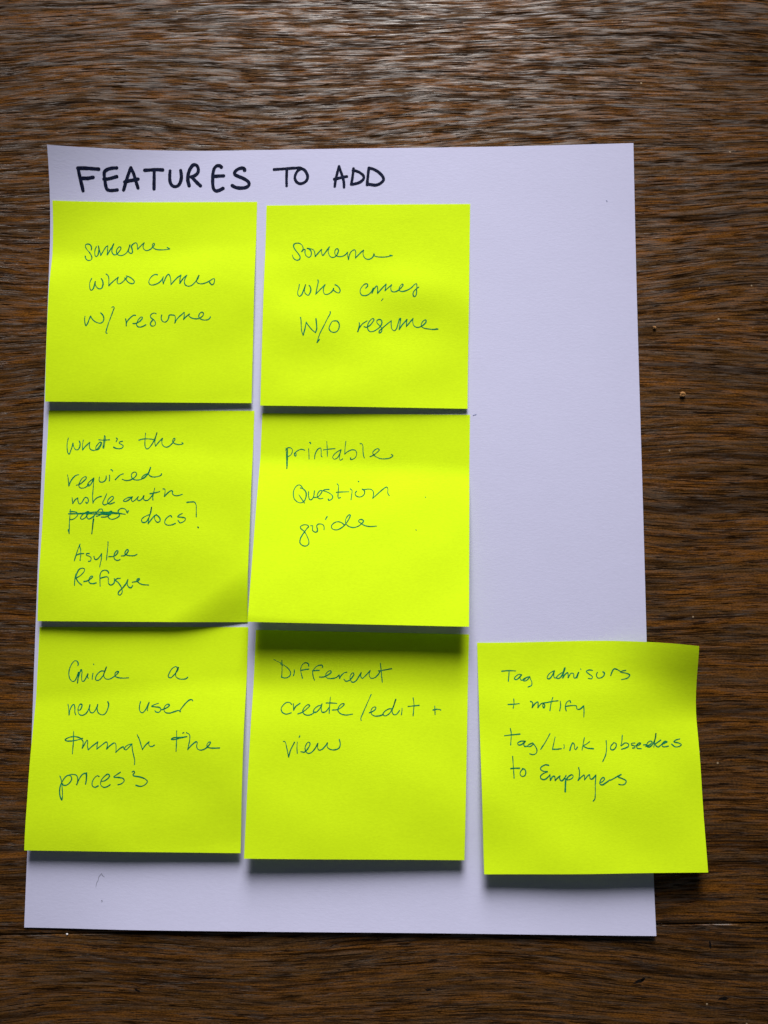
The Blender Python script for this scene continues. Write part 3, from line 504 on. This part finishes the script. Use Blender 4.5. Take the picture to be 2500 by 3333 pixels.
    ('different', [(0.33, '128.6,137.2 130.6,169.9 130.9,212.6'), (0.2, '90.8,132.9 109.5,142.6 130.7,149.8'), (0.33, '123.0,152.5 141.6,159.6 163.2,176.8 171.7,191.7 167.2,206.9 149.3,215.7 129.3,212.6'), (0.33, '187.8,178.8 188.9,191.4 185.3,205.0'), (0.33, '255.3,159.9 253.3,149.8 240.1,145.0 225.8,152.9 218.8,170.6 221.3,193.2 228.5,215.6'), (0.33, '218.2,180.7 236.2,176.8 255.9,173.4'), (0.33, '320.0,163.6 318.7,156.1 303.1,155.4 285.3,166.8 275.6,184.6 277.5,204.6 285.0,222.0'), (0.33, '273.9,181.1 288.4,179.3 305.0,178.0'), (0.33, '307.8,208.1 326.0,207.7 346.4,198.3 361.5,185.4 358.6,179.0 345.8,183.2 336.0,198.5 341.7,210.9 362.6,214.0 385.8,209.1 399.3,197.3* 401.5,213.3* 408.8,199.6 423.9,186.8 435.2,184.0'), (0.33, '422.3,215.4 430.5,224.3 445.9,221.5 460.9,206.2 468.1,191.0 462.8,186.0 452.8,196.3 450.8,213.9 461.7,228.7 477.1,223.4 489.4,205.7 501.6,184.3* 500.2,201.9 507.7,210.3 525.3,194.9 542.8,174.5* 539.3,194.7 546.5,208.1 562.1,207.8 579.7,193.9 589.5,176.1'), (0.33, '589.9,140.7 594.7,176.0 601.5,226.2'), (0.33, '581.7,175.2 610.1,170.7 643.6,164.0')]),
    ('create', [(0.33, '184.8,332.1 176.5,325.0 160.9,323.8 143.7,337.7 136.9,352.4 143.0,366.9 161.6,374.8 184.4,368.6'), (0.33, '192.4,329.6 195.1,357.2* 203.4,341.5 223.2,326.6'), (0.33, '215.6,372.9 235.8,365.3 255.6,350.4 268.7,335.5 260.7,331.8 247.3,340.8 237.9,358.0 243.9,372.5 264.8,378.0 282.5,371.9 294.8,361.9'), (0.33, '322.7,332.2 306.4,337.4 291.6,349.8 287.1,362.0 297.6,365.3 314.8,349.4 325.5,327.3* 322.5,349.3 328.4,363.8 343.7,361.2 358.3,343.8'), (0.33, '362.8,297.3 361.2,329.1 360.5,368.2'), (0.33, '344.4,323.0 367.6,322.7 393.5,323.7'), (0.33, '374.2,353.4 399.9,350.5 424.8,333.0 428.1,325.6 416.8,325.8 404.5,338.2 400.0,353.0 410.9,367.5 436.9,374.5 468.6,370.1')]),
    ('slash', [(0.33, '551.7,281.8 532.8,326.4 516.3,366.0 507.9,388.1 509.8,396.9')]),
    ('edit', [(0.33, '545.5,363.1 559.7,358.0 574.7,345.5 575.5,338.1 564.2,338.2 554.3,350.7 554.9,365.4 568.1,376.0 591.3,376.2 611.6,369.5'), (0.33, '651.9,344.3 636.5,344.5 616.3,357.1 609.0,369.5 619.5,375.3 637.2,366.6 654.3,339.3 667.0,301.2* 656.8,334.4 651.2,354.1 657.9,368.8 670.7,368.6 685.6,351.1'), (0.33, '697.1,341.1 697.0,353.4 694.9,369.7'), (0.33, '746.8,293.4 751.6,318.0 750.9,347.6 749.0,373.3'), (0.33, '724.7,332.3 749.3,329.4 776.0,326.5')]),
    ('plus', [(0.33, '848.1,328.7 850.5,365.6'), (0.33, '839.8,346.1 862.8,342.2 876.8,345.4')]),
    ('view', [(0.33, '155.2,493.9 162.9,495.2 171.9,521.8 182.5,561.5* 190.3,531.3 206.6,497.0'), (0.33, '219.4,496.8 219.0,521.2 221.6,544.4'), (0.33, '227.1,474.8 229.3,469.0'), (0.33, '237.6,537.9 254.6,539.1 271.6,520.4 278.4,500.9 270.5,495.2 260.8,506.0 256.4,523.1 263.3,540.0 275.3,544.7 290.3,537.2 307.2,515.1 314.3,500.4* 314.1,519.8 320.6,529.5 333.3,526.9 350.5,509.6 358.6,497.4* 358.3,514.4 371.6,525.4 392.1,527.5 412.3,519.5 417.6,501.5 412.2,482.1')]),
  ]),
  (Note([(48.87, -42.19), (123.19, -42.62), (124.22, -117.26), (50.01, -118.86)], 4.3, 4.9, 0.1, 0.5, 17, wav=1.7, tr=9.5, bow=1.1), [
    ('tag', [(0.35, '111.7,128.6 141.3,126.3 177.3,127.8'), (0.35, '146.6,128.4 144.3,147.9 141.1,173.3'), (0.35, '203.5,144.6 191.7,143.4 175.2,153.4 169.4,163.5 180.1,166.2 193.9,156.2 203.9,146.1* 196.5,158.8 201.4,169.0 212.1,168.2 220.4,163.2'), (0.35, '239.5,154.3 223.2,159.2 210.6,166.6 214.6,172.8 228.1,169.4 242.2,154.4* 244.4,164.6 250.2,177.4 248.4,192.5 232.0,199.9')]),
    ('advisors', [(0.35, '355.5,130.9 339.2,138.2 325.1,153.2 323.0,163.3 332.5,165.0 346.6,151.0 358.2,130.9* 353.6,148.6 356.7,161.3 367.4,161.5'), (0.35, '392.5,139.1 373.2,151.5 365.7,162.5 377.9,164.2 394.8,146.8 405.2,119.0 408.5,117.6 400.4,141.8 394.0,163.0* 408.2,146.0 419.2,140.1 419.6,162.3* 435.0,142.4 445.6,145.0 447.3,162.7 455.2,162.9 469.9,139.3* 461.6,163.9'), (0.35, '480.3,124.3 481.2,126.3'), (0.35, '534.1,130.9 518.3,129.3 505.8,135.7 519.9,148.5 532.5,158.6 528.3,167.7 513.5,166.0'), (0.35, '556.3,140.1 551.4,151.2 555.9,163.8 571.7,163.8 585.4,153.7 587.7,141.1 581.1,137.6'), (0.35, '616.8,153.6 622.8,138.4 633.8,124.1 649.2,127.9 661.8,135.4'), (0.35, '685.2,129.9 667.0,133.8 661.7,137.9 687.3,142.6 702.6,149.9 691.7,163.9 665.4,170.8')]),
    ('plus', [(0.35, '162.7,251.9 163.0,269.5 158.3,292.0'), (0.35, '135.1,275.3 161.7,274.5 186.9,272.2')]),
    ('notify', [(0.35, '239.5,262.8 248.8,268.0 246.1,290.5* 260.3,273.1 274.0,265.8 274.5,275.8 272.7,290.8* 289.5,273.5 300.3,271.2 295.5,281.1 299.2,292.2 304.9,283.7 302.9,271.2 316.3,268.9'), (0.35, '344.0,247.7 334.8,271.6 327.8,304.0'), (0.35, '316.3,268.9 343.1,264.2 367.2,262.1'), (0.35, '377.6,264.7 378.3,282.2 372.8,305.7'), (0.35, '425.1,270.3 422.8,262.8 412.1,265.2 402.4,277.6 400.0,292.5 403.0,306.1'), (0.35, '403.0,286.6 427.0,283.9 450.8,285.7 452.8,298.2 463.3,300.8 485.2,286.1* 485.1,308.6 482.8,333.6')]),
    ('tag', [(0.34, '141.4,380.6 144.8,400.6 140.1,451.3'), (0.34, '113.7,411.5 145.5,408.0 185.2,404.7'), (0.34, '207.6,435.6 189.2,435.5 173.1,442.9 175.3,451.4 188.5,450.4 208.7,435.6* 200.8,448.0 204.0,457.9 218.3,456.5'), (0.34, '241.5,443.3 222.8,450.6 218.2,458.0 230.3,458.1 245.0,447.3* 252.9,458.2 259.6,473.1 255.3,487.9 241.9,493.8 226.3,490.2')]),
    ('slash', [(0.34, '322.5,404.4 302.4,436.4 277.1,470.8')]),
    ('link', [(0.34, '345.5,419.6 339.1,441.7 330.7,471.3* 350.7,471.5 371.9,469.3'), (0.34, '384.5,452.2 385.6,459.6 383.6,468.4'), (0.34, '410.0,477.1 417.4,457.5 426.1,445.3 432.5,452.8 432.5,470.0 437.6,473.5 446.2,462.8'), (0.34, '480.3,423.9 473.5,448.4 466.5,475.3'), (0.34, '503.0,441.4 483.7,453.5 472.9,458.2 490.7,468.3 519.6,471.1')]),
    ('jobseekers', [(0.34, '579.9,437.3 579.3,469.2 572.9,498.4 557.8,526.0'), (0.34, '613.5,447.3 599.3,462.0 598.4,474.2 608.7,476.7 622.8,464.5 623.8,449.8 613.6,445.9'), (0.34, '655.2,414.4 650.4,445.0 645.7,459.7 666.0,447.5 681.3,452.4 679.6,462.2 664.4,469.6 647.2,474.4'), (0.34, '710.5,447.4 694.6,449.9 694.2,455.8 707.0,459.7 709.0,467.1 698.4,469.5'), (0.34, '712.2,459.7 730.8,454.6 736.5,448.7 728.7,447.3 718.6,457.2 719.3,469.5 737.3,471.8'), (0.34, '749.0,455.5 762.1,454.4'), (0.34, '758.9,461.8 777.7,454.2 789.0,441.7 781.5,438.4 767.8,446.9 764.1,461.8 774.4,464.2 790.9,451.6 805.9,424.2 808.9,405.2* 803.0,429.2 795.2,463.9'), (0.34, '828.6,433.7 809.5,446.4 801.3,451.5 813.4,463.7 826.9,456.1'), (0.34, '829.8,452.6 845.9,445.9 856.6,440.7 849.0,438.4 835.3,448.5 834.3,460.9 847.2,462.2 861.4,459.0'), (0.34, '915.0,427.1 896.3,432.5 887.9,440.1 908.3,444.7 920.7,451.9 909.7,459.6 891.4,461.5 876.7,450.3')]),
    ('to', [(0.34, '147.0,500.7 148.2,534.2 149.9,593.1'), (0.34, '135.8,552.8 155.4,551.5 178.0,551.6'), (0.34, '194.7,554.2 183.9,561.5 178.0,576.2 185.5,586.1 198.7,583.8 204.6,569.1 199.8,556.7 189.5,553.2')]),
    ('employers', [(0.34, '310.7,540.3 297.8,537.7 279.1,545.0 271.9,554.8 283.5,564.8 304.3,567.4 285.7,574.7 271.0,586.9 274.2,598.3 289.9,600.4 303.3,592.1 314.2,580.8* 314.8,604.5* 327.0,588.3 334.9,587.4 336.7,605.6* 353.0,590.9 360.0,586.0* 357.9,597.4 365.3,607.3 378.8,597.5 387.2,584.2*'), (0.52, '384.9,599.9 382.8,624.6 380.5,653.1'), (0.34, '384.7,604.9 400.1,587.7 413.4,581.3 419.5,585.3 415.4,595.1 399.4,602.5 387.4,602.4'), (0.34, '446.3,551.1 449.1,565.8 446.8,590.3 440.9,605.1* 457.2,590.4 469.6,583.1 470.6,602.7* 486.1,585.6 494.1,581.7 495.8,597.8 503.5,600.3 522.7,583.3* 517.7,624.8 515.7,664.0 512.1,686.1 505.0,693.5'), (0.34, '539.0,615.1 552.2,610.2 560.8,598.1 554.8,593.2 542.1,605.3 538.7,620.0 548.8,624.9 567.5,615.1 583.7,604.5* 588.9,604.5 602.3,598.2 621.2,588.6 637.4,581.4'), (0.34, '637.4,581.4 623.7,591.0 641.4,598.4 657.9,608.2 652.9,620.3 639.5,625.1 624.1,622.6')]),
  ]),
]
HEADING = [
  ('FEATURES', [(1.35, '-97.46,132.21 -97.06,129.94 -96.49,127.17 -96.05,125.16 -95.86,124.23'), (1.35, '-97.53,132.24 -95.46,132.34 -93.06,132.32 -90.05,132.20'), (1.35, '-95.89,128.71 -93.96,128.78 -92.14,129.16'), (1.31, '-83.49,132.86 -85.40,132.68 -87.03,132.10 -87.94,131.27 -88.04,129.85 -87.78,127.82 -87.43,125.78 -86.90,124.76 -85.88,124.48 -84.24,124.59 -83.34,124.73'), (1.31, '-88.18,128.63 -86.68,128.75 -85.05,129.20 -83.49,129.68'), (1.31, '-78.28,133.04 -79.12,130.89 -79.94,128.39 -80.95,124.71'), (1.31, '-78.28,133.04 -77.27,130.92 -76.53,128.44 -75.60,125.50'), (1.31, '-80.56,127.76 -78.91,128.20 -77.27,128.51 -75.63,128.87'), (1.31, '-73.17,132.23 -71.11,132.38 -68.63,132.53 -66.48,132.42'), (1.31, '-69.66,132.06 -69.64,129.33 -69.65,126.78 -69.62,125.16'), (1.26, '-63.74,132.05 -63.84,130.18 -63.68,128.03 -63.07,126.65 -61.88,125.99 -60.64,126.36 -59.83,127.65 -59.46,129.71 -59.76,132.21'), (1.31, '-56.46,126.22 -57.02,128.60 -56.86,130.98 -56.06,133.12 -54.96,134.36 -53.91,134.17 -53.18,132.87 -53.31,131.36 -54.25,130.29 -55.79,129.67'), (1.31, '-55.62,129.75 -54.00,127.91 -52.21,126.16'), (1.31, '-44.50,133.30 -45.13,133.83 -46.18,133.84 -47.08,132.99 -47.55,131.27 -47.68,129.12 -47.59,126.53 -47.18,124.80 -46.33,124.10 -45.17,124.34 -43.73,125.05'), (1.31, '-47.15,129.76 -45.27,129.86 -43.60,129.92'), (1.31, '-35.75,131.91 -35.85,132.37 -36.31,132.74 -37.08,132.83 -37.98,132.56 -38.94,131.92 -39.55,131.00 -39.27,130.28 -38.21,129.68 -36.82,129.09 -35.28,128.27 -34.22,127.32 -33.98,126.53 -34.41,125.75 -35.37,125.26 -36.75,125.07 -38.14,125.16 -39.26,125.47 -39.96,125.86 -40.31,126.10')]),
  ('TO', [(1.07, '-24.72,132.05 -21.61,132.21 -18.28,132.41 -15.05,132.57'), (1.07, '-19.94,132.09 -20.00,129.94 -20.02,127.80 -19.96,125.65'), (1.07, '-14.46,132.30 -15.78,131.51 -16.72,129.89 -16.88,128.39 -16.24,127.09 -15.12,126.43 -13.67,126.70 -12.52,127.67 -12.16,129.17 -12.67,130.68 -13.51,131.77 -14.55,132.26')]),
  ('ADD', [(1.07, '-0.47,132.85 -0.87,131.35 -1.48,128.79 -1.88,126.65 -2.04,125.16'), (1.07, '-0.47,132.85 0.16,130.91 0.87,128.76 1.34,126.61 1.39,124.81'), (1.07, '-2.22,127.94 -0.45,128.35 1.20,128.75 2.44,128.91'), (1.07, '4.91,131.92 4.71,129.99 4.43,127.85 4.10,125.93'), (1.07, '4.71,131.19 6.15,130.91 7.81,129.95 8.72,128.86 8.55,127.80 7.40,126.74 5.75,126.12 4.10,125.84'), (1.13, '10.61,132.05 10.36,129.91 10.16,127.78 9.96,125.64'), (1.13, '10.77,132.05 12.34,131.60 14.40,130.29 15.85,128.56 16.05,127.49 15.02,126.22 13.17,125.47 11.32,125.71 10.20,125.85')]),
]
SHEET_MARKS = [
  ('pencil', [(0.19, '-81.53,-121.44 -82.45,-122.55 -82.73,-123.78 -83.20,-124.70 -83.41,-125.92'), (0.19, '-81.53,-121.44 -81.31,-122.05 -80.64,-122.53'), (0.19, '-81.25,-130.32 -80.92,-130.44 -81.10,-130.80')]),
  ('pen', [(0.22, '48.29,38.75 49.40,39.08')]),
  ('pen', [(0.26, '97.77,118.22 97.98,117.99')]),
]

SHEET_TL, SHEET_TR, SHEET_BR, SHEET_BL = (-SW / 2, SH / 2), (SW / 2, SH / 2), (SW / 2, -SH / 2), (-SW / 2, -SH / 2)
def sheet_at(u, v):
    x, y = -SW / 2 + SW * u, SH / 2 - SH * v
    return x, y, sheet_z(x, y)
sv, sf = grid(sheet_at, 110, 140, .11)
sheet = link('paper_sheet', sv, sf, M_PAPER)
tag(sheet, 'white letter size sheet headed in thick navy marker, lying on the wooden table', 'paper sheet')

class OnSheet:
    flip = False
    def __call__(s, x, y, off):
        return x, y, sheet_z(x, y) + off
on_sheet = OnSheet()
off = .03
for word, strokes in HEADING:
    v, f = [], []
    for i, (w, s) in enumerate(strokes):
        off += .0015
        ribbon(smooth_runs(parse_stroke(s), .25), w, on_sheet, off, v, f, hash(len(s)) + i, .07, 7)
    link('heading_word', v, f, M_MARKER, sheet)
for i, (word, strokes) in enumerate(SHEET_MARKS):
    v, f = [], []
    for j, (w, s) in enumerate(strokes):
        off += .0015
        ribbon(smooth_runs(parse_stroke(s), .2), w, on_sheet, off, v, f, i * 7 + j, .3)
    link('pencil_mark' if word == 'pencil' else 'pen_speck', v, f, M_PENCIL if word == 'pencil' else M_BLUE, sheet)

# ---------------------------------------------------------------- sticky notes
LABELS = [
    'yellow-green sticky note reading "someone who comes w/ resume", top left under the heading',
    'yellow-green sticky note reading "someone who comes w/o resume", topmost of its column',
    'yellow-green sticky note with a struck out word and "Asylee, Refugee" written at its foot',
    'brightest sticky note, lifted well off the paper, reading "printable Question guide"',
    'yellow-green sticky note reading "Guide a new user through the process", overhanging the sheet\'s left edge',
    'sticky note reading "Different create/edit + view", its top edge in dark shadow',
    'sticky note reading "Tag advisors + notify", hanging over the sheet\'s right edge onto the wood',
]
PEN_W = 1.15
class OnNote:
    flip = True
    def __init__(s, note):
        s.n = note
    def __call__(s, a, b, off):
        u, v = a / 75.0, b / 75.0
        p, q = s.n.at(u, v), s.n.normal(u, v)
        return tuple(p[i] + q[i] * off for i in range(3))
for idx, (note, words) in enumerate(NOTES):
    v, f = grid(note.at, 84, 84, .10)
    org = note.at(.5, .5)
    o = link('sticky_note', v, f, M_NOTE, None, True, org)
    o.data.materials.append(M_BACK)
    for p in o.data.polygons:
        if p.index < 2 * 84 * 84 and p.index % 2:
            p.material_index = 1
    tag(o, LABELS[idx], 'sticky note', 'yellow-green sticky notes stuck on the sheet')
    on = OnNote(note)
    off = .022
    for wi, (word, strokes) in enumerate(words):
        v, f = [], []
        for si, (w, s) in enumerate(strokes):
            off += .0008
            pts = [(x * .075, y * .075, c) for x, y, c in parse_stroke(s)]
            ribbon(smooth_runs(pts, .16), w * PEN_W, on, off, v, f, idx * 1000 + wi * 50 + si, .22)
        name = {'strike': 'strike_through', 'dot': 'ink_dot', 'dash': 'ink_dot', 'plus': 'plus_sign', 'slash': 'slash', 'question mark': 'question_mark'}.get(word, 'handwritten_word')
        me = link(name, v, f, M_PEN, o, True, org)
        if word == 'paper':
            me['label'] = 'struck out word'

# ---------------------------------------------------------------- crumbs on the wood
def crumb(name, x, y, r, mat, seed, label, category):
    rr = random.Random(seed)
    nu, nv = 12, 7
    v, f = [], []
    lump = [[rr.uniform(.7, 1.25) for i in range(nu)] for j in range(nv + 1)]
    for j in range(nv + 1):
        th = math.pi * j / nv
        for i in range(nu):
            a = 6.283 * i / nu
            k = r * (lump[j][i] if 0 < j < nv else 1)
            v.append((x + k * math.sin(th) * math.cos(a) * 1.15, y + k * math.sin(th) * math.sin(a), r * .62 + .68 * k * math.cos(th)))
    for j in range(nv):
        for i in range(nu):
            a, b = j * nu + i, j * nu + (i + 1) % nu
            f.append((a, a + nu, b + nu, b))
    o = link(name, v, f, mat, None, False, (x, y, 0))
    tag(o, label, category)
crumb('bread_crumb', 114.0, 70.6, .55, M_CRUMB, 1, 'smaller tan crumb on the wood, right of the sheet, upper of two', 'crumb')
crumb('bread_crumb', 123.2, 46.0, .85, M_CRUMB, 2, 'larger tan crumb on the wood, right of the sheet, lower of two', 'crumb')
crumb('lint_speck', -93.1, -141.9, .30, M_FLUFF, 3, 'tiny white speck on the wood just below the sheet\'s lower left corner', 'speck')
